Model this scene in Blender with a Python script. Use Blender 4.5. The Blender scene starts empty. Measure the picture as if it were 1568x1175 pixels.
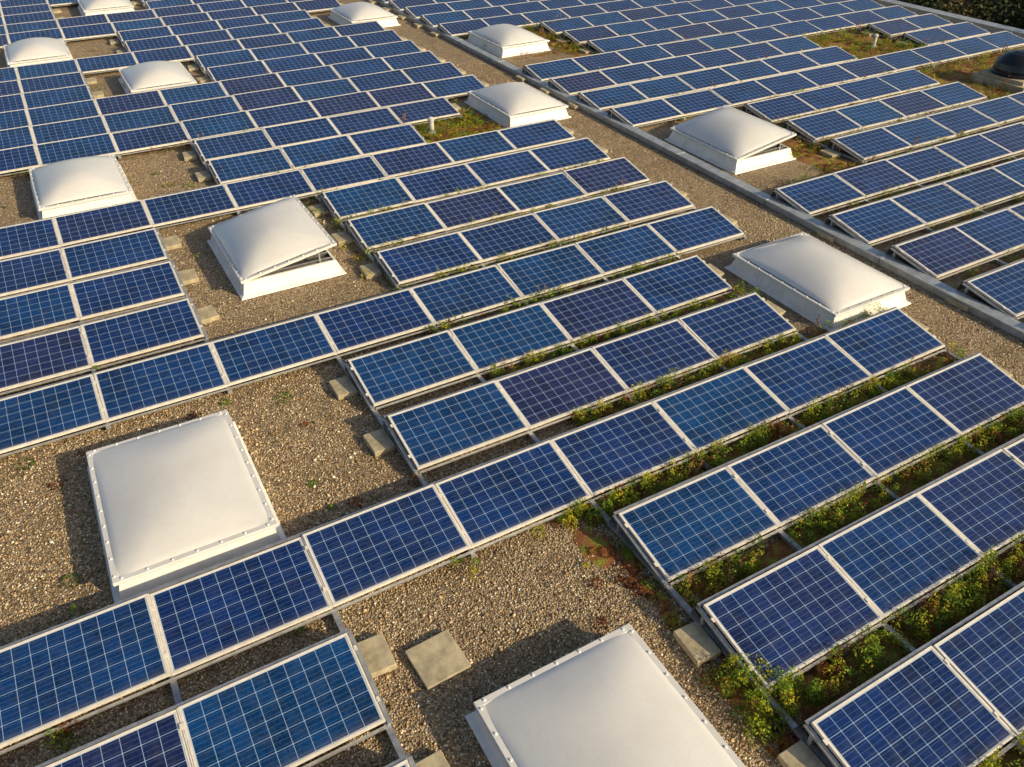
import bpy, bmesh, math, random
import numpy as np
from mathutils import Vector, Matrix, noise
random.seed(7); rng=np.random.default_rng(7)
scene=bpy.context.scene
col=scene.collection
R=math.radians

# ------------------------------------------------------------------ materials
def newmat(name):
    m=bpy.data.materials.new(name); m.use_nodes=True
    nt=m.node_tree; b=nt.nodes['Principled BSDF']
    return m,nt,b
def N(nt,t,**kw):
    n=nt.nodes.new(t)
    for k,v in kw.items(): setattr(n,k,v)
    return n
def math_(nt,op,a,b=None,c=None,clamp=False):
    n=nt.nodes.new('ShaderNodeMath'); n.operation=op; n.use_clamp=clamp
    for i,v in enumerate((a,b,c)):
        if v is None: continue
        if isinstance(v,(int,float)): n.inputs[i].default_value=v
        else: nt.links.new(v,n.inputs[i])
    return n.outputs[0]
def mix(nt,fac,a,b,bt='MIX'):
    n=nt.nodes.new('ShaderNodeMix'); n.data_type='RGBA'; n.blend_type=bt
    for idx,v in ((0,fac),(6,a),(7,b)):
        if isinstance(v,(int,float)): n.inputs[idx].default_value=v
        elif isinstance(v,tuple): n.inputs[idx].default_value=(*v,1)
        else: nt.links.new(v,n.inputs[idx])
    return n.outputs[2]
def ramp(nt,fac,stops):
    n=nt.nodes.new('ShaderNodeValToRGB')
    el=n.color_ramp.elements
    while len(el)<len(stops): el.new(0.5)
    for e,(p,c) in zip(el,stops): e.position=p; e.color=(*c,1)
    nt.links.new(fac,n.inputs[0]); return n.outputs[0]
def objco(nt): return N(nt,'ShaderNodeTexCoord').outputs['Object']
def noise_(nt,vec,scale,detail=3,rough=.55):
    n=N(nt,'ShaderNodeTexNoise'); n.inputs['Scale'].default_value=scale
    n.inputs['Detail'].default_value=detail; n.inputs['Roughness'].default_value=rough
    nt.links.new(vec,n.inputs['Vector']); return n.outputs['Fac']
def bump(nt,h,b,s,d):
    n=N(nt,'ShaderNodeBump'); n.inputs['Strength'].default_value=s; n.inputs['Distance'].default_value=d
    nt.links.new(h,n.inputs['Height']); nt.links.new(n.outputs[0],b.inputs['Normal'])

# photovoltaic glass
mPV,nt,b=newmat('polycrystalline_cells')
co=objco(nt); sep=N(nt,'ShaderNodeSeparateXYZ'); nt.links.new(co,sep.inputs[0])
x,y=sep.outputs[0],sep.outputs[1]
px,py=.1585,.1545
cx=math_(nt,'DIVIDE',math_(nt,'SUBTRACT',x,.0325),px)
cy=math_(nt,'DIVIDE',math_(nt,'SUBTRACT',y,.0315),py)
fx=math_(nt,'FRACT',cx); fy=math_(nt,'FRACT',cy)
def edge(f):
    return math_(nt,'SUBTRACT',.5,math_(nt,'ABSOLUTE',math_(nt,'SUBTRACT',f,.5)))
ex=edge(fx); ey=edge(fy)
gap=math_(nt,'LESS_THAN',math_(nt,'MINIMUM',ex,ey),.020)
corner=math_(nt,'LESS_THAN',math_(nt,'ADD',ex,ey),.08)
gap=math_(nt,'MAXIMUM',gap,corner)
outx=math_(nt,'MAXIMUM',math_(nt,'LESS_THAN',cx,0),math_(nt,'GREATER_THAN',cx,10.0))
outy=math_(nt,'MAXIMUM',math_(nt,'LESS_THAN',cy,0),math_(nt,'GREATER_THAN',cy,6.0))
out=math_(nt,'MAXIMUM',outx,outy)
f3=math_(nt,'FRACT',math_(nt,'MULTIPLY',fy,3.0))
bus=math_(nt,'LESS_THAN',math_(nt,'ABSOLUTE',math_(nt,'SUBTRACT',f3,.5)),.03)
oi=N(nt,'ShaderNodeObjectInfo')
comb=N(nt,'ShaderNodeCombineXYZ')
nt.links.new(math_(nt,'FLOOR',cx),comb.inputs[0]); nt.links.new(math_(nt,'FLOOR',cy),comb.inputs[1])
nt.links.new(math_(nt,'MULTIPLY',oi.outputs['Random'],57.0),comb.inputs[2])
wn=N(nt,'ShaderNodeTexWhiteNoise'); nt.links.new(comb.outputs[0],wn.inputs['Vector'])
off=N(nt,'ShaderNodeVectorMath'); off.operation='ADD'
cmb2=N(nt,'ShaderNodeCombineXYZ')
nt.links.new(math_(nt,'MULTIPLY',oi.outputs['Random'],91.0),cmb2.inputs[2])
nt.links.new(co,off.inputs[0]); nt.links.new(cmb2.outputs[0],off.inputs[1])
vor=N(nt,'ShaderNodeTexVoronoi'); vor.inputs['Scale'].default_value=55; nt.links.new(off.outputs[0],vor.inputs['Vector'])
sv=N(nt,'ShaderNodeSeparateColor'); nt.links.new(vor.outputs['Color'],sv.inputs[0])
tint=ramp(nt,oi.outputs['Random'],[(0,(.004,.021,.108)),(.25,(.004,.028,.122)),(.45,(.003,.037,.130)),(.62,(.004,.030,.120)),(.78,(.006,.022,.102)),(.9,(.010,.019,.085)),(1,(.015,.018,.074))])
big=noise_(nt,off.outputs[0],1.5,2)
cloudRefl=ramp(nt,big,[(.3,(.32,.32,.32)),(.7,(.90,.90,.90))])  # broad cloud reflection, painted into the cell brightness
bs=N(nt,'ShaderNodeSeparateColor'); nt.links.new(cloudRefl,bs.inputs[0])
br=math_(nt,'ADD',math_(nt,'MULTIPLY',wn.outputs['Value'],.30),math_(nt,'MULTIPLY',sv.outputs[0],.55))
br=math_(nt,'ADD',br,bs.outputs[0])
brc=N(nt,'ShaderNodeCombineColor')
for i in range(3): nt.links.new(br,brc.inputs[i])
cell=mix(nt,1.0,tint,brc.outputs[0],'MULTIPLY')
cell=mix(nt,math_(nt,'MULTIPLY',bus,.26),cell,(.25,.36,.55))
c=mix(nt,math_(nt,'MULTIPLY',gap,.85),cell,(.28,.40,.58))
c=mix(nt,out,c,(.50,.54,.58))
dirt=noise_(nt,off.outputs[0],7,5,.7)
dfac=math_(nt,'MULTIPLY',math_(nt,'SUBTRACT',dirt,.45,clamp=True),.26)
edgeDirt=math_(nt,'MULTIPLY',math_(nt,'SUBTRACT',1.0,math_(nt,'DIVIDE',y,.10),clamp=True),.25)
spot=N(nt,'ShaderNodeTexVoronoi'); spot.inputs['Scale'].default_value=2.2; nt.links.new(off.outputs[0],spot.inputs['Vector'])
spotm=math_(nt,'MULTIPLY',math_(nt,'LESS_THAN',spot.outputs['Distance'],.022),.6)
c=mix(nt,math_(nt,'ADD',dfac,edgeDirt,clamp=True),c,(.24,.21,.17))
c=mix(nt,spotm,c,(.45,.44,.40))
nt.links.new(c,b.inputs['Base Color'])
nt.links.new(math_(nt,'ADD',.07,math_(nt,'MULTIPLY',dirt,.24)),b.inputs['Roughness'])
b.inputs['IOR'].default_value=1.52

def simple(name,colr,rough=.5,metal=0,nscale=0,namt=.25,bscale=0,bstr=.2,bdist=.003):
    m,nt,b=newmat(name)
    b.inputs['Roughness'].default_value=rough; b.inputs['Metallic'].default_value=metal
    b.inputs['Base Color'].default_value=(*colr,1)
    co=objco(nt)
    if nscale:
        n=noise_(nt,co,nscale,5,.65)
        c=ramp(nt,n,[(.3,tuple(v*(1-namt) for v in colr)),(.7,tuple(min(1,v*(1+namt*.5)) for v in colr))])
        nt.links.new(c,b.inputs['Base Color'])
    if bscale:
        bump(nt,noise_(nt,co,bscale,4),b,bstr,bdist)
    return m
mAl=simple('anodised_aluminium',(.82,.76,.67),.42,.12,9,.22)
mGalv=simple('galvanised_steel',(.46,.47,.48),.45,.6,12,.35)
mConc=simple('concrete',(.48,.41,.27),.9,0,7,.45,120,.6,.005)
mDome,nt,b=newmat('opal_acrylic')
co=objco(nt)
n=noise_(nt,co,1.3,5,.65); n2=noise_(nt,co,22,4,.7)
c=ramp(nt,n,[(.3,(.66,.65,.63)),(.7,(.75,.745,.73))])
c=mix(nt,math_(nt,'MULTIPLY',math_(nt,'SUBTRACT',n2,.52,clamp=True),.8),c,(.40,.36,.28))
nt.links.new(c,b.inputs['Base Color']); b.inputs['Roughness'].default_value=.32
b.inputs['Coat Weight'].default_value=.5; b.inputs['Coat Roughness'].default_value=.06
mSkirt=simple('white_upstand',(.82,.80,.76),.5,0,5,.18)
mDark=simple('dark_inside',(.05,.055,.06),.5,0,6,.3)
mBolt=simple('bolt_plastic',(.86,.85,.8),.4,0,5,.1)
mBlack=simple('black_smoked_acrylic',(.012,.013,.016),.12,0,4,.3)
mPipe=simple('grey_plastic',(.55,.54,.52),.5,0,9,.2)
mBark=simple('bark',(.09,.065,.045),.9,0,14,.4,40,.6,.02)
mWall=simple('render_wall',(.5,.48,.44),.9,0,3,.2)
mGrassG=simple('lawn',(.05,.08,.025),.95,0,.7,.45,20,.5,.05)

# gravel
mGr,nt,b=newmat('gravel')
co=objco(nt)
v1=N(nt,'ShaderNodeTexVoronoi'); v1.inputs['Scale'].default_value=48; nt.links.new(co,v1.inputs['Vector'])
v2=N(nt,'ShaderNodeTexVoronoi'); v2.inputs['Scale'].default_value=24; nt.links.new(co,v2.inputs['Vector'])
s1=N(nt,'ShaderNodeSeparateColor'); nt.links.new(v1.outputs['Color'],s1.inputs[0])
s2=N(nt,'ShaderNodeSeparateColor'); nt.links.new(v2.outputs['Color'],s2.inputs[0])
st=[(0,(.09,.058,.030)),(.22,(.26,.17,.085)),(.5,(.50,.35,.18)),(.78,(.72,.54,.31)),(1,(.95,.84,.64))]
c1=ramp(nt,s1.outputs[0],st); c2=ramp(nt,s2.outputs[0],st)
c=mix(nt,.3,c1,c2)
crevShade=math_(nt,'MULTIPLY',v1.outputs['Distance'],1.4,clamp=True)
c=mix(nt,math_(nt,'MULTIPLY',crevShade,.55),c,(.07,.045,.022))  # occlusion shade between the stones, painted into the gravel colour
n1=noise_(nt,co,.55,5,.6)
c=mix(nt,ramp(nt,n1,[(.50,(0,0,0)),(.68,(.5,.5,.5))]),c,(.17,.105,.05))
n2=noise_(nt,co,2.3,6,.75)
c=mix(nt,ramp(nt,n2,[(.55,(0,0,0)),(.67,(.55,.55,.55))]),c,(.15,.11,.04))
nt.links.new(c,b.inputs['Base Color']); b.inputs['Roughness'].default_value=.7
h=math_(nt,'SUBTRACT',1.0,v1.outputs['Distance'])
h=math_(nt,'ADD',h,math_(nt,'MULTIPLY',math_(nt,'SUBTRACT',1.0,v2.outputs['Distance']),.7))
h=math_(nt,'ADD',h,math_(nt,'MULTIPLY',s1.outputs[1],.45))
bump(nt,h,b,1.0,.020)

def attrmat(name,rough=.8,spec=.3,trans=0):
    m,nt,b=newmat(name)
    a=N(nt,'ShaderNodeAttribute'); a.attribute_name='Col'
    nn=noise_(nt,objco(nt),30,3)
    c=mix(nt,math_(nt,'MULTIPLY',nn,.22),a.outputs['Color'],(.05,.045,.03))
    nt.links.new(c,b.inputs['Base Color']); b.inputs['Roughness'].default_value=rough
    b.inputs['Specular IOR Level'].default_value=spec
    if trans:
        t=N(nt,'ShaderNodeBsdfTranslucent'); nt.links.new(c,t.inputs[0])
        ms=N(nt,'ShaderNodeMixShader'); ms.inputs[0].default_value=trans
        nt.links.new(b.outputs[0],ms.inputs[1]); nt.links.new(t.outputs[0],ms.inputs[2])
        nt.links.new(ms.outputs[0],nt.nodes['Material Output'].inputs[0])
    return m
mPeb=attrmat('pebble_stone',.6)
mLeaf=attrmat('leaf',.6,.25,.4)
mTreeLeaf=attrmat('tree_leaf',.6,.2)
mMoss,nt,b=newmat('moss_mat')
co=objco(nt)
n=noise_(nt,co,5,6,.75)
c=ramp(nt,n,[(.3,(.07,.035,.015)),(.42,(.22,.08,.03)),(.50,(.32,.13,.04)),(.57,(.26,.25,.03)),(.72,(.42,.44,.04))])
nt.links.new(c,b.inputs['Base Color']); b.inputs['Roughness'].default_value=.95
bump(nt,noise_(nt,co,55,4,.7),b,1,.03)

# ------------------------------------------------------------------ mesh builder
class MB:
    def __init__(s): s.v=[]; s.f=[]; s.m=[]
    def box(s,x0,x1,y0,y1,z0,z1,mi=0,M=None):
        o=len(s.v)
        for p in ((x0,y0,z0),(x1,y0,z0),(x1,y1,z0),(x0,y1,z0),(x0,y0,z1),(x1,y0,z1),(x1,y1,z1),(x0,y1,z1)):
            p=Vector(p); s.v.append(tuple(M@p) if M else tuple(p))
        for f in ((0,3,2,1),(4,5,6,7),(0,1,5,4),(1,2,6,5),(2,3,7,6),(3,0,4,7)):
            s.f.append(tuple(o+i for i in f)); s.m.append(mi)
    def quad(s,ps,mi=0):
        o=len(s.v); s.v+= [tuple(p) for p in ps]; s.f.append(tuple(range(o,o+len(ps)))); s.m.append(mi)
    def cyl(s,p,r0,r1,h,mi=0,n=12,cap=True):
        o=len(s.v)
        for k,(r,z) in enumerate(((r0,0),(r1,h))):
            for i in range(n):
                a=2*math.pi*i/n; s.v.append((p[0]+r*math.cos(a),p[1]+r*math.sin(a),p[2]+z))
        for i in range(n):
            s.f.append((o+i,o+(i+1)%n,o+n+(i+1)%n,o+n+i)); s.m.append(mi)
        if cap: s.f.append(tuple(o+n+i for i in range(n))); s.m.append(mi)
    def mesh(s,name,mats,smooth=False):
        me=bpy.data.meshes.new(name); me.from_pydata(s.v,[],s.f)
        for m in mats: me.materials.append(m)
        me.polygons.foreach_set('material_index',s.m)
        if smooth: me.polygons.foreach_set('use_smooth',[True]*len(s.f))
        me.update(); return me
def obj(name,me,loc=(0,0,0),rot=(0,0,0),parent=None):
    o=bpy.data.objects.new(name,me); col.objects.link(o); o.location=loc; o.rotation_euler=rot
    if parent: o.parent=parent
    return o
def empty(name,loc,rot=(0,0,0)):
    o=bpy.data.objects.new(name,None); col.objects.link(o); o.location=loc; o.rotation_euler=rot; o.empty_display_size=.2
    return o

# ------------------------------------------------------------------ grid
PX=1.67; PYY=1.51; Y0=5.67; X0=-.66; XR=12.80; ZB=.16; TILT=R(10)
def Yk(k): return Y0+PYY*k
segs=[]
def L(k,*ss):
    for a,b_ in ss: segs.append((k,X0,a,b_))
def Rr(k,*ss):
    for a,b_ in ss: segs.append((k,XR,a,b_))
for k in range(-4,28):
    if k<=-1 or k in (4,5,6,13,14,20,21): L(k,(-3,1),(3,7))
    elif k in (1,2): L(k,(2,6))
    elif k==8: L(k,(2,5))
    elif k in (9,16,17,24,25): L(k,(2,6))
    else: L(k,(-3,7))
    if k==4: Rr(k,(2,10))
    elif k in (5,6): Rr(k,(2,6))
    elif k in (8,9,16,17): Rr(k,(0,6),(8,10))
    elif k in (11,12,13,21,22,23): Rr(k,(2,10))
    else: Rr(k,(0,10))
occ=set()
for k,xb,a,b_ in segs:
    for j in range(a,b_): occ.add((k,xb,j))

W,D=1.65,.99; fw=.020; fh=.04
mb=MB()
mb.box(0,W,0,fw,-fh,0,0); mb.box(0,W,D-fw,D,-fh,0,0)
mb.box(0,fw,fw,D-fw,-fh,0,0); mb.box(W-fw,W,fw,D-fw,-fh,0,0)
mb.box(fw,W-fw,fw,D-fw,-.010,-.003,1)
panel=mb.mesh('solar_panel',[mAl,mPV])
for k,xb,j in sorted(occ,key=lambda t:(t[0],t[1],t[2])):
    o=obj('solar_panel',panel,(xb+PX*j+.01,Yk(k)+random.uniform(-.006,.006),ZB+random.uniform(-.004,.004)),
      (TILT+R(random.uniform(-.6,.6)),R(random.uniform(-.4,.4)),R(random.uniform(-.15,.15))))

bm_=MB(); bm_.box(-.15,.15,-.21,.21,0,.085,0)
blk=bm_.mesh('concrete_ballast_block',[mConc])
def bevel_mesh(me,w):
    b2=bmesh.new(); b2.from_mesh(me); bmesh.ops.bevel(b2,geom=b2.edges[:],offset=w,segments=2,affect='EDGES',profile=.5); b2.to_mesh(me); b2.free()
bevel_mesh(blk,.008)
for k,xb,a,b_ in segs:
    y=Yk(k); m=MB(); Mt=Matrix.Translation((0,y,ZB))@Matrix.Rotation(TILT,4,'X')
    for j in range(a,b_+1):
        X=xb+PX*j
        nxt=((k+1,xb,j) in occ) or ((k+1,xb,j-1) in occ)
        y1=y+PYY-.062 if nxt else y+1.12
        m.box(X-.03,X+.03,y-.06,y1,.035,.085,0)
        m.box(X-.025,X+.025,y+.90,y+.94,.085,.27,0)
        m.box(X-.02,X+.02,y+.03,y+.07,.085,.12,0)
        if a<j<b_:
            m.box(X-.008,X+.008,.0,D,-.035,-.004,1,Mt)
            for yy in (.2,.78): m.box(X-.022,X+.022,yy,yy+.05,.001,.006,1,Mt)
        else:
            s=-1 if j==a else 1
            xa,xc=sorted((X+s*.002,X+s*.045))
            m.box(xa,xc,-.02,D+.03,-.075,-.045,0,Mt)
            xa,xc=sorted((X-s*.008,X+s*.022))
            for yy in (.2,.78): m.box(xa,xc,yy,yy+.05,.001,.006,1,Mt)
            if random.random()<.93:
                obj('concrete_ballast_block',blk,(X+s*.19,y+.80+random.uniform(-.06,.06),0.004),(0,0,R(random.uniform(-7,7))))
    xs,xe=xb+PX*a-.03,xb+PX*b_+.03
    zt=ZB+D*math.sin(TILT); yt=y+D*math.cos(TILT)
    m.box(xs,xe,yt+.014,yt+.052,zt-.02,zt-.012,0)
    m.quad([(xs,yt+.052,zt-.016),(xe,yt+.052,zt-.016),(xe,yt+.13,.05),(xs,yt+.13,.05)],0)
    m.box(xs+.05,xe-.05,y-.035,y-.005,.088,.105,0)
    obj('mounting_frame',m.mesh('mounting_frame',[mGalv,mAl]))

ms=MB(); ms.box(-.25,.25,-.25,.25,0,.05); ms_=ms.mesh('concrete_paving_slab',[mConc]); bevel_mesh(ms_,.006)
obj('concrete_paving_slab',ms_,(1.74,4.60,.01),(R(1.5),0,R(3)))

# ------------------------------------------------------------------ skylights
def dome_mesh(name,wx,wy,h,nx=32,ny=40):
    v=[];f=[];hx,hy=wx/2,wy/2
    for j in range(ny+1):
        for i in range(nx+1):
            u=-1+2*i/nx; w=-1+2*j/ny
            u=math.sin(u*math.pi/2)*.35+u*.65; w=math.sin(w*math.pi/2)*.35+w*.65
            dx=(1-abs(u))*hx; dy=(1-abs(w))*hy
            kk=.10; d=-kk*math.log(math.exp(-dx/kk)+math.exp(-dy/kk))
            d=max(0,d+kk*math.log(2)*math.exp(-min(dx,dy)/kk))/hx
            d=min(1,max(0,d))
            pyr=1-(1-d)**1.8
            pil=((1-u*u)*(1-w*w))**.55
            z=h*(.55*pyr+.45*pil)
            v.append((u*hx,w*hy,z))
    for j in range(ny):
        for i in range(nx):
            a=j*(nx+1)+i; f.append((a,a+1,a+nx+2,a+nx+1))
    me=bpy.data.meshes.new(name); me.from_pydata(v,[],f); me.materials.append(mDome)
    me.polygons.foreach_set('use_smooth',[True]*len(f)); me.update(); return me
FW,FL=1.80,2.44
me_dome=dome_mesh('dome',FW-.13,FL-.13,.31)
me_dome_low=dome_mesh('dome_low',FW-.13,FL-.13,.18)
def lid_mesh():
    m=MB(); hx,hy=FW/2,FL/2
    t=.075
    m.box(-hx,hx,-hy,-hy+t,-.04,.010,0); m.box(-hx,hx,hy-t,hy,-.04,.010,0)
    m.box(-hx,-hx+t,-hy+t,hy-t,-.04,.010,0); m.box(hx-t,hx,-hy+t,hy-t,-.04,.010,0)
    me=m.mesh('rim',[mDome]); bevel_mesh(me,.006); return me
me_rim=lid_mesh()
m=MB()
for s in (-1,1):
    for i in range(9):
        m.cyl((s*(FW/2-.035),-FL/2+.1+(FL-.2)*i/8,.010),.015,.010,.012,0,8)
    for i in range(7):
        m.cyl((-FW/2+.1+(FW-.2)*i/6,s*(FL/2-.035),.010),.015,.010,.012,0,8)
me_bolt=m.mesh('bolts',[mBolt])
def upstand():
    m=MB()
    def ring(hx,hy,z): return [(-hx,-hy,z),(hx,-hy,z),(hx,hy,z),(-hx,hy,z)]
    rs=[ring(.965,1.30,.006),ring(.95,1.285,.03),ring(.90,1.23,.05),ring(.84,1.16,.255),ring(.80,1.12,.258)]
    for a,b_ in zip(rs,rs[1:]):
        for i in range(4): m.quad([a[i],a[(i+1)%4],b_[(i+1)%4],b_[i]],0)
    m.quad(ring(.80,1.12,.20),1)
    a,b_=rs[-1],ring(.80,1.12,.20)
    for i in range(4): m.quad([a[i],a[(i+1)%4],b_[(i+1)%4],b_[i]],1)
    return m.mesh('upstand',[mSkirt,mDark])
me_up=upstand()
m=MB()
for i in range(10):
    yy=-1.05+i*.23
    m.box(-.78,.78,yy,yy+.012,.20,.30,0,Matrix.Translation((0,yy,.25))@Matrix.Rotation(R(35),4,'X')@Matrix.Translation((0,-yy,-.25)))
m.box(.55,.58,-1.08,-1.05,.2,.52,0); m.box(.55,.58,1.05,1.08,.2,.52,0)
me_louv=m.mesh('louvres',[mGalv])
def skylight(x,y,opened=False,rz=0,low=False):
    e=empty('skylight_dome',(x,y,0),(0,0,R(rz)))
    obj('upstand',me_up,parent=e)
    dm=me_dome_low if low else me_dome
    if opened:
        piv=bpy.data.objects.new('lid',None); col.objects.link(piv); piv.parent=e
        piv.location=(-FW/2,0,.31); piv.rotation_euler=(0,R(-9.5),0)
        for n,me in (('rim',me_rim),('dome',dm),('bolts',me_bolt)):
            obj(n,me,(FW/2,0,0),parent=piv)
        obj('louvres',me_louv,parent=e)
    else:
        for n,me in (('rim',me_rim),('dome',dm),('bolts',me_bolt)):
            obj(n,me,(0,0,.302),parent=e)
for x,y,op in ((-.07,8.2,2),(0,19.05,0),(.05,31.1,0),(2.66,2.62,2),(2.80,14.05,1),(2.90,26.3,0),(2.95,37.5,0),
               (10.9,8.22,0),(11.05,19.2,0),(11.12,30.9,0),(14.1,14.05,1),(14.15,25.2,0),(14.2,36.9,0),(11.1,42.2,0)):
    skylight(x,y,op==1,random.uniform(-.5,.5),op==2)

# black domed roof vent
e=empty('black_roof_dome',(25.15,13.95,0)); e.scale=(1.12,1.12,1.0)
m=MB(); m.box(-.75,.75,-.75,.75,0.004,.20,0); m.box(-.62,.62,-.62,.62,.202,.30,0)
bme=m.mesh('base',[mConc]); obj('base',bme,parent=e)
m=MB(); n=24
prof=[(.62,.30),(.64,.36),(.60,.40),(.60,.46),(.57,.62),(.48,.76),(.34,.87),(.18,.93),(0.02,.95)]
for a,b_ in zip(prof,prof[1:]): m.cyl((0,0,a[1]),a[0],b_[0],b_[1]-a[1],0,n,False)
obj('dome',m.mesh('dome_b',[mBlack],True),parent=e)
def pipe(x,y):
    m=MB(); m.cyl((0,0,0),.16,.10,.05,0,16); m.cyl((0,0,.05),.065,.065,.28,0,16); m.cyl((0,0,.33),.085,.085,.05,0,16); m.cyl((0,0,.38),.085,.03,.03,0,16)
    obj('vent_pipe',m.mesh('vent_pipe',[mPipe]),(x,y,.004))
pipe(8.25,18.7); pipe(24.9,18.9); pipe(25.2,30.2)

# ------------------------------------------------------------------ roof, joint, parapet, building, ground
m=MB()
m.quad([(-14,-10,0),(30.1,-10,0),(30.1,56,0),(-14,56,0)],0)
obj('gravel_roof_surface',m.mesh('gravel_roof_surface',[mGr]))
m=MB(); xa,xb=12.60,12.92
def jx(y): return xa+(xb-xa)*(y-5)/35
ys=-9.8
while ys<55.5:
    ye=ys+2.98
    for w,z0,z1 in ((.11,0.004,.11),(.125,.112,.135)):
        o=len(m.v)
        for z in (z0,z1):
            m.v+=[(jx(ys)-w,ys,z),(jx(ys)+w,ys,z),(jx(ye)+w,ye,z),(jx(ye)-w,ye,z)]
        for f in ((0,3,2,1),(4,5,6,7),(0,1,5,4),(1,2,6,5),(2,3,7,6),(3,0,4,7)): m.f.append(tuple(o+i for i in f)); m.m.append(0)
    m.box(jx(ye)-.13,jx(ye)+.13,ye-.02,ye+.04,.136,.142,0)
    ys+=3.0
mJ=simple('zinc_flashing',(.44,.48,.51),.4,.4,5,.35)
obj('expansion_joint_cover',m.mesh('expansion_joint_cover',[mJ]))
m=MB()
m.box(30.1,30.5,-10.4,56.4,-.3,.20,0); m.box(30.05,30.58,-10.45,56.45,.202,.23,1)
m.box(-14.4,-14,-10.4,56.4,-.3,.20,0); m.box(-14.45,-13.95,-10.45,56.45,.202,.23,1)
m.box(-13.998,30.098,56,56.4,-.3,.20,0); m.box(-13.948,30.048,55.95,56.45,.202,.23,1)
m.box(-13.998,30.098,-10.4,-10,-.3,.20,0); m.box(-13.948,30.048,-10.45,-9.95,.202,.23,1)
obj('parapet_wall',m.mesh('parapet_wall',[mWall,mJ]))
m=MB(); m.box(-14.38,30.48,-10.38,56.38,-8,-.302,0)
for i in range(20):
    yy=-8+i*3.2
    m.box(30.482,30.50,yy,yy+1.8,-3.2,-1.6,1); m.box(30.482,30.50,yy,yy+1.8,-6.8,-5.2,1)
obj('building',m.mesh('building',[mWall,mDark]))
m=MB(); m.quad([(-600,-600,-8.01),(600,-600,-8.01),(600,600,-8.01),(-600,600,-8.01)])
obj('ground',m.mesh('ground',[mGrassG]))

# ------------------------------------------------------------------ numpy scatter helpers
def scatter_mesh(name,base_v,base_f,pos,scl,rotm,colr,mat,smooth=False):
    n=len(pos); bv=np.array(base_v,float); bf=np.array(base_f,int); nv=len(bv)
    V=np.einsum('nij,nvj->nvi',rotm,bv[None]*scl[:,None,:])+pos[:,None,:]
    V=V.reshape(-1,3); F=(bf[None]+(np.arange(n)*nv)[:,None,None]).reshape(-1,bf.shape[1])
    me=bpy.data.meshes.new(name)
    me.vertices.add(len(V)); me.vertices.foreach_set('co',V.ravel())
    k=bf.shape[1]
    me.loops.add(F.size); me.loops.foreach_set('vertex_index',F.ravel())
    me.polygons.add(len(F)); me.polygons.foreach_set('loop_start',np.arange(len(F))*k)
    me.polygons.foreach_set('loop_total',np.full(len(F),k))
    me.update(calc_edges=True)
    a=me.attributes.new('Col','FLOAT_COLOR','POINT')
    C=np.repeat(np.concatenate([colr,np.ones((n,1))],1),nv,axis=0)
    a.data.foreach_set('color',C.ravel())
    me.materials.append(mat)
    if smooth: me.polygons.foreach_set('use_smooth',[True]*len(F))
    return me
def rand_rot(n,tilt=math.pi):
    a=rng.uniform(0,2*math.pi,n); t=rng.uniform(-tilt,tilt,n); c=rng.uniform(0,2*math.pi,n)
    def Rz(a):
        M=np.zeros((n,3,3)); M[:,0,0]=np.cos(a);M[:,0,1]=-np.sin(a);M[:,1,0]=np.sin(a);M[:,1,1]=np.cos(a);M[:,2,2]=1;return M
    M=np.zeros((n,3,3)); M[:,0,0]=1;M[:,1,1]=np.cos(t);M[:,1,2]=-np.sin(t);M[:,2,1]=np.sin(t);M[:,2,2]=np.cos(t)
    return Rz(a)@M@Rz(c)
b2=bmesh.new(); bmesh.ops.create_icosphere(b2,subdivisions=1,radius=1)
icv=[tuple(v.co) for v in b2.verts]; icf=[tuple(v.index for v in f.verts) for f in b2.faces]; b2.free()
rects=[(-4,4.4,1.5,10.3,60000),(4.2,12.5,0,11,4000),(10.9,12.5,4,24,11000),(-4,4.4,10.5,17,12000),(13,16.1,11.3,16,3000),(-3,2.6,17.2,20.7,3500)]
P=[]
for x0,x1,y0,y1,n in rects:
    P.append(np.stack([rng.uniform(x0,x1,n),rng.uniform(y0,y1,n),np.zeros(n)],1))
P=np.concatenate(P); n=len(P)
s=rng.uniform(.006,.013,n)*(1+.8*(rng.random(n)>.97)); P[:,2]=s*.4
S=np.stack([s*rng.uniform(.9,1.4,n),s*rng.uniform(.7,1.1,n),s*rng.uniform(.5,.9,n)],1)
pal=np.array([(.54,.37,.19),(.32,.21,.11),(.74,.55,.32),(.14,.095,.05),(.92,.81,.61),(.46,.38,.28)])
C=pal[rng.choice(6,n,p=[.25,.24,.18,.15,.11,.07])]*rng.uniform(.8,1.2,(n,1))
C=np.clip(C,0,.95)
obj('gravel',scatter_mesh('gravel',icv,icf,P,S,rand_rot(n,.6),C,mPeb))

def moss(rl,name='moss_mat'):
    v=[];f=[]
    for x0,x1,y0,y1,lvl,st in rl:
        nx=max(2,int((x1-x0)/st)); ny=max(2,int((y1-y0)/st)); o=len(v); zz=[]
        for j in range(ny+1):
            for i in range(nx+1):
                X=x0+(x1-x0)*i/nx; Y=y0+(y1-y0)*j/ny
                e_=min(X-x0,x1-X,(Y-y0)*1.5,(y1-Y)*1.5)/.25; e_=min(1,e_)
                z=(noise.noise((X*1.7,Y*1.7,3))*.6+noise.noise((X*6,Y*6,8))*.45+noise.noise((X*16,Y*16,8))*.25+lvl)
                z=z*.045-(1-e_)*.05
                v.append((X,Y,max(z,-.02))); zz.append(z)
        for j in range(ny):
            for i in range(nx):
                a=j*(nx+1)+i; q=(a,a+1,a+nx+2,a+nx+1)
                if max(zz[t] for t in q)>0: f.append(tuple(o+t for t in q))
    me=bpy.data.meshes.new(name); me.from_pydata(v,[],f); me.materials.append(mMoss)
    me.polygons.foreach_set('use_smooth',[True]*len(f)); me.update(); obj(name,me)
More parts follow.
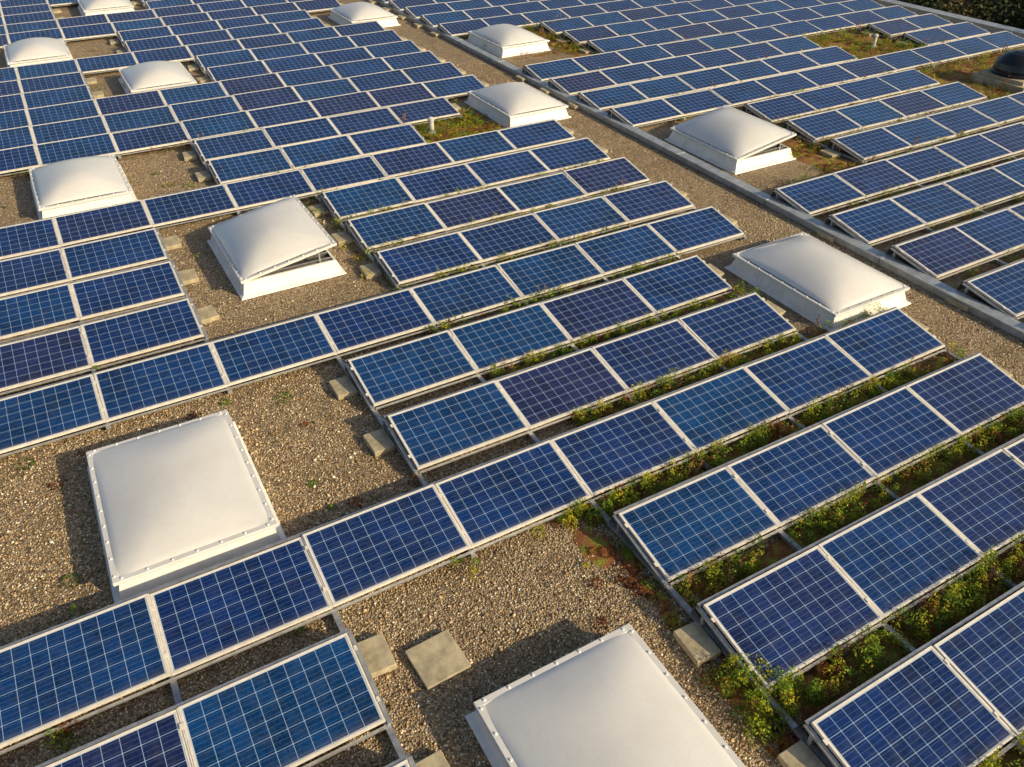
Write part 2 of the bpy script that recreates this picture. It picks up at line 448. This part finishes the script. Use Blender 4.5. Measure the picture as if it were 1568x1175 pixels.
areas=[] # xa,xb,ya,yb, moss level, plant density per m2, red fraction, height, patchiness threshold
def gapstrip(k,xa,xb,lvl,dens,red=.25,hh=.13,th=-.12):
    areas.append((xa,xb,Yk(k)+1.16,Yk(k)+1.50,lvl,dens,red,hh,th))
gapstrip(-4,4.4,12.4,.6,125,.10,.33,-.5); gapstrip(-3,4.4,12.4,.6,125,.10,.34,-.5); gapstrip(-2,4.4,12.4,.5,115,.12,.32,-.4)
gapstrip(-1,3.9,11.2,.4,100,.14,.29,-.36); gapstrip(0,5.0,11.2,.4,95,.14,.29,-.34); gapstrip(1,4.4,9.6,.3,85,.14,.28,-.3)
gapstrip(2,4.2,9.4,.3,85,.12,.28,-.3); gapstrip(3,4.4,9.4,.2,66,.12,.28,-.24); gapstrip(4,4.2,10.5,.2,70,.10,.28,-.28)
gapstrip(5,4.2,10.8,.15,60,.15,.28,-.22); gapstrip(6,4.2,9,.1,52,.2,.27,-.16); gapstrip(7,3,8,-.1,34,.2,.26,-.05)
for k in range(8,22): gapstrip(k,-2,10.5,-.25,9,.35,.26,.10)
for k in (-1,0,3,4,5,7): gapstrip(k,-3,4,-.3,7,.3,.2,.1)
for k in range(-3,22): gapstrip(k,13.2,29,0.1,34,.25,.27,-.10)
areas+= [(7.7,9.9,17.4,19.7,.6,56,.22,.16,-.8),(14.9,16.2,11.3,16.1,.5,28,.6,.09,-.2),(15.2,17.6,22.6,27.4,.5,42,.35,.20,-.4),
         (22.9,26.2,17.3,20.6,.4,42,.25,.22,-.35),(22.8,29.5,12.8,16.2,.3,24,.3,.19,-.2),(22.9,26.2,29.5,33,.4,18,.3,.16,-.3),
         (3.95,4.5,-1,5.0,.4,26,.65,.09,-.3),(3.9,4.45,11.3,16.2,0,18,.2,.20,-.1),(4.0,4.6,2.35,3.05,.9,130,.02,.29,-1),
         (3.7,4.4,4.6,5.9,.2,16,.5,.10,-.2),(-2,4.3,1.5,10.2,-.5,.7,.4,.04,-1),(1.2,4.3,16.5,21,-.5,1.0,.15,.08,-1),(4.1,5.4,16.2,17.4,-.4,12,.0,.2,-1)]
moss([(a[0],a[1],a[2]-(.14 if a[3]-a[2]<.4 else 0),a[3]+(.06 if a[3]-a[2]<.4 else 0),a[4],.05 if a[3]<12 else .1) for a in areas if a[4]>-.2])
LP=[];LC=[];LS=[]
SP=[]
for xa,xb,ya,yb,lvl,dens,red,hh,th in areas:
    n=rng.poisson((xb-xa)*(yb-ya)*dens)
    strip=(yb-ya)<.4
    for _ in range(n):
        X=rng.uniform(xa,xb); Y=rng.uniform(ya,yb)
        if noise.noise((X*.9,Y*.9,20))<th and random.random()<.9: continue
        near=Y<9
        r=rng.uniform(.05,.11) if strip else rng.uniform(.05,.14); h=hh*rng.uniform(.45,1.1)
        if not near: r*=1.15
        nl=int((85 if near else 26)*(r/.1))
        isr=rng.random()<red+.3*(noise.noise((X*1.3,Y*1.3,40))>.25)
        base=np.array([(.42,.12,.03),(.50,.20,.045),(.30,.10,.035)][rng.integers(3)]) if isr else np.array([(.56,.58,.03),(.28,.46,.03),(.74,.66,.035),(.17,.30,.03),(.42,.56,.04)][rng.integers(5)])
        if isr: h*=.7
        u=rng.normal(0,1,(nl,3)); u/=np.linalg.norm(u,axis=1)[:,None]; u*=rng.uniform(.5,1,nl)[:,None]**.5
        yy=Y+u[:,1]*r
        if strip: yy=np.minimum(yy,yb-.005)
        p=np.stack([X+u[:,0]*r,yy,.01+h*np.abs(u[:,2])],1)
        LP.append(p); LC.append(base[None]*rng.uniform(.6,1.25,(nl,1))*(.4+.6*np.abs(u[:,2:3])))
        s=rng.uniform(.009,.020,nl)*(1 if near else 1.6); LS.append(np.stack([s,s*.62,s],1))
        if rng.random()<.024 and Y<28: SP.append((X,Y,h))
LP=np.concatenate(LP);LC=np.concatenate(LC);LS=np.concatenate(LS)
leafv=[(-1,0,0),(-.3,-.8,.15),(1,0,.1),(-.3,.8,.15)]; leaff=[(0,1,2,3)]
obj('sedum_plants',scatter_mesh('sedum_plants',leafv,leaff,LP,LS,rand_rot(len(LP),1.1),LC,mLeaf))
m=MB()
for X,Y,h in SP:
    for _ in range(random.randint(1,5)):
        x=X+random.uniform(-.1,.1); y=Y+random.uniform(-.08,.0); H=random.uniform(.2,.48)
        dx,dy=random.uniform(-.08,.08),random.uniform(-.08,.0); w=.004
        m.quad([(x-w,y,0),(x+w,y,0),(x+dx+w,y+dy,H),(x+dx-w,y+dy,H)]); m.quad([(x,y-w,0),(x,y+w,0),(x+dx,y+dy+w,H),(x+dx,y+dy-w,H)])
        for _ in range(7):
            t=random.uniform(.6,1); q=.018; a=random.uniform(0,6.3)
            cx_,cy_,cz_=x+dx*t,y+dy*t,H*t
            m.quad([(cx_,cy_,cz_),(cx_+q*math.cos(a),cy_+q*math.sin(a),cz_+.012),(cx_+2*q*math.cos(a),cy_+2*q*math.sin(a),cz_+.02),(cx_+q*math.cos(a)*.8,cy_+q*math.sin(a)*1.2,cz_-.008)])
mStem=simple('dry_stem',(.40,.19,.08),.8,0,9,.4)
if m.v: obj('dry_stems',m.mesh('dry_stems',[mStem]))

# ------------------------------------------------------------------ trees beyond parapet
def tree_parts(seed,H,rad):
    random.seed(seed); m=MB()
    def limb(p,q,r0,r1,n=8):
        d=(q-p); Lh=d.length; rot=d.to_track_quat('Z','Y').to_matrix().to_4x4(); M=Matrix.Translation(p)@rot
        o=len(m.v)
        for r,z in ((r0,0),(r1,Lh)):
            for i in range(n):
                a=2*math.pi*i/n; m.v.append(tuple(M@Vector((r*math.cos(a),r*math.sin(a),z))))
        for i in range(n): m.f.append((o+i,o+(i+1)%n,o+n+(i+1)%n,o+n+i)); m.m.append(0)
    pts=[Vector((0,0,0))]
    for i in range(1,6): pts.append(Vector((random.uniform(-.2,.2)*i*.5,random.uniform(-.2,.2)*i*.5,H*.85*i/5)))
    for i in range(5): limb(pts[i],pts[i+1],.28*(1-i*.17),.28*(1-(i+1)*.17))
    cl=[]
    for i in range(26):
        t=random.uniform(.3,1); b0=pts[0].lerp(pts[5],t); a=random.uniform(0,6.283)
        rr=rad*math.sqrt(max(.05,1-((t-.55)/.6)**2))*random.uniform(.6,1.05)
        e_=b0+Vector((math.cos(a)*rr,math.sin(a)*rr,random.uniform(.2,1.6)))
        limb(b0,e_,.07,.02,5); cl.append((e_,random.uniform(.6,1.2)));cl.append((b0.lerp(e_,.6),random.uniform(.5,1)))
    cl.append((pts[5]+Vector((0,0,.5)),1.1))
    tm=m.mesh('trunk',[mBark])
    P=[];C=[]
    for c,r in cl:
        n=220; u=rng.normal(0,1,(n,3)); u/=np.linalg.norm(u,axis=1)[:,None]; u*=(rng.random(n)**.4)[:,None]*r
        u[:,2]*=.75
        P.append(u+np.array(c)[None]); shade=rng.uniform(.5,1.3)
        C.append(np.array([(.035,.055,.015),(.05,.07,.015),(.022,.036,.014),(.08,.065,.02)][rng.integers(4)])[None]*rng.uniform(.7,1.3,(n,1))*shade)
    P=np.concatenate(P);C=np.concatenate(C);n=len(P); s=rng.uniform(.07,.14,n)
    return tm,scatter_mesh('crown',leafv,leaff,P,np.stack([s,s*.6,s],1),rand_rot(n),C,mTreeLeaf)
tp=[tree_parts(31,9.0,2.6),tree_parts(32,8.2,2.3),tree_parts(33,9.6,2.8)]
random.seed(5)
for i in range(34):
    row=i%3; Y=6+ (i//3)*3.6+random.uniform(-.7,.7); X=34.0+row*4.2+random.uniform(-.6,.6)
    tm,cm=tp[random.randrange(3)]
    e=empty('deciduous_tree',(X,Y,-8),(0,0,random.uniform(0,6.28))); s=random.uniform(.9,1.12); e.scale=(s,s,s)
    obj('trunk',tm,parent=e); obj('crown',cm,parent=e)

# ------------------------------------------------------------------ light, world, camera
sd=Vector((.54,-.735,.405)).normalized(); el=math.asin(sd.z); az=math.atan2(sd.x,sd.y)
sun=bpy.data.lights.new('sun','SUN'); sun.energy=5.0; sun.angle=R(.5); sun.color=(1,.82,.52)
so=bpy.data.objects.new('sun',sun); col.objects.link(so); so.rotation_euler=sd.to_track_quat('Z','Y').to_euler(); so.location=(10,-20,20)
w=bpy.data.worlds.new('World'); scene.world=w; w.use_nodes=True; nt=w.node_tree
sky=nt.nodes.new('ShaderNodeTexSky'); sky.sky_type='NISHITA'; sky.sun_disc=False; sky.sun_elevation=el; sky.sun_rotation=az%(2*math.pi)
sky.dust_density=3.0; sky.altitude=100
nt.links.new(sky.outputs[0],nt.nodes['Background'].inputs[0]); nt.nodes['Background'].inputs[1].default_value=.115
cam=bpy.data.cameras.new('camera'); cam.sensor_width=36; cam.lens=28.15; cam.clip_end=2000; cam.clip_start=.1
cobj=bpy.data.objects.new('camera',cam); col.objects.link(cobj); cobj.location=(0,0,7.21); cobj.rotation_euler=(R(90-36.9),0,R(-29.6))
scene.camera=cobj
scene.view_settings.view_transform='Standard'; scene.view_settings.look='None'; scene.view_settings.exposure=0
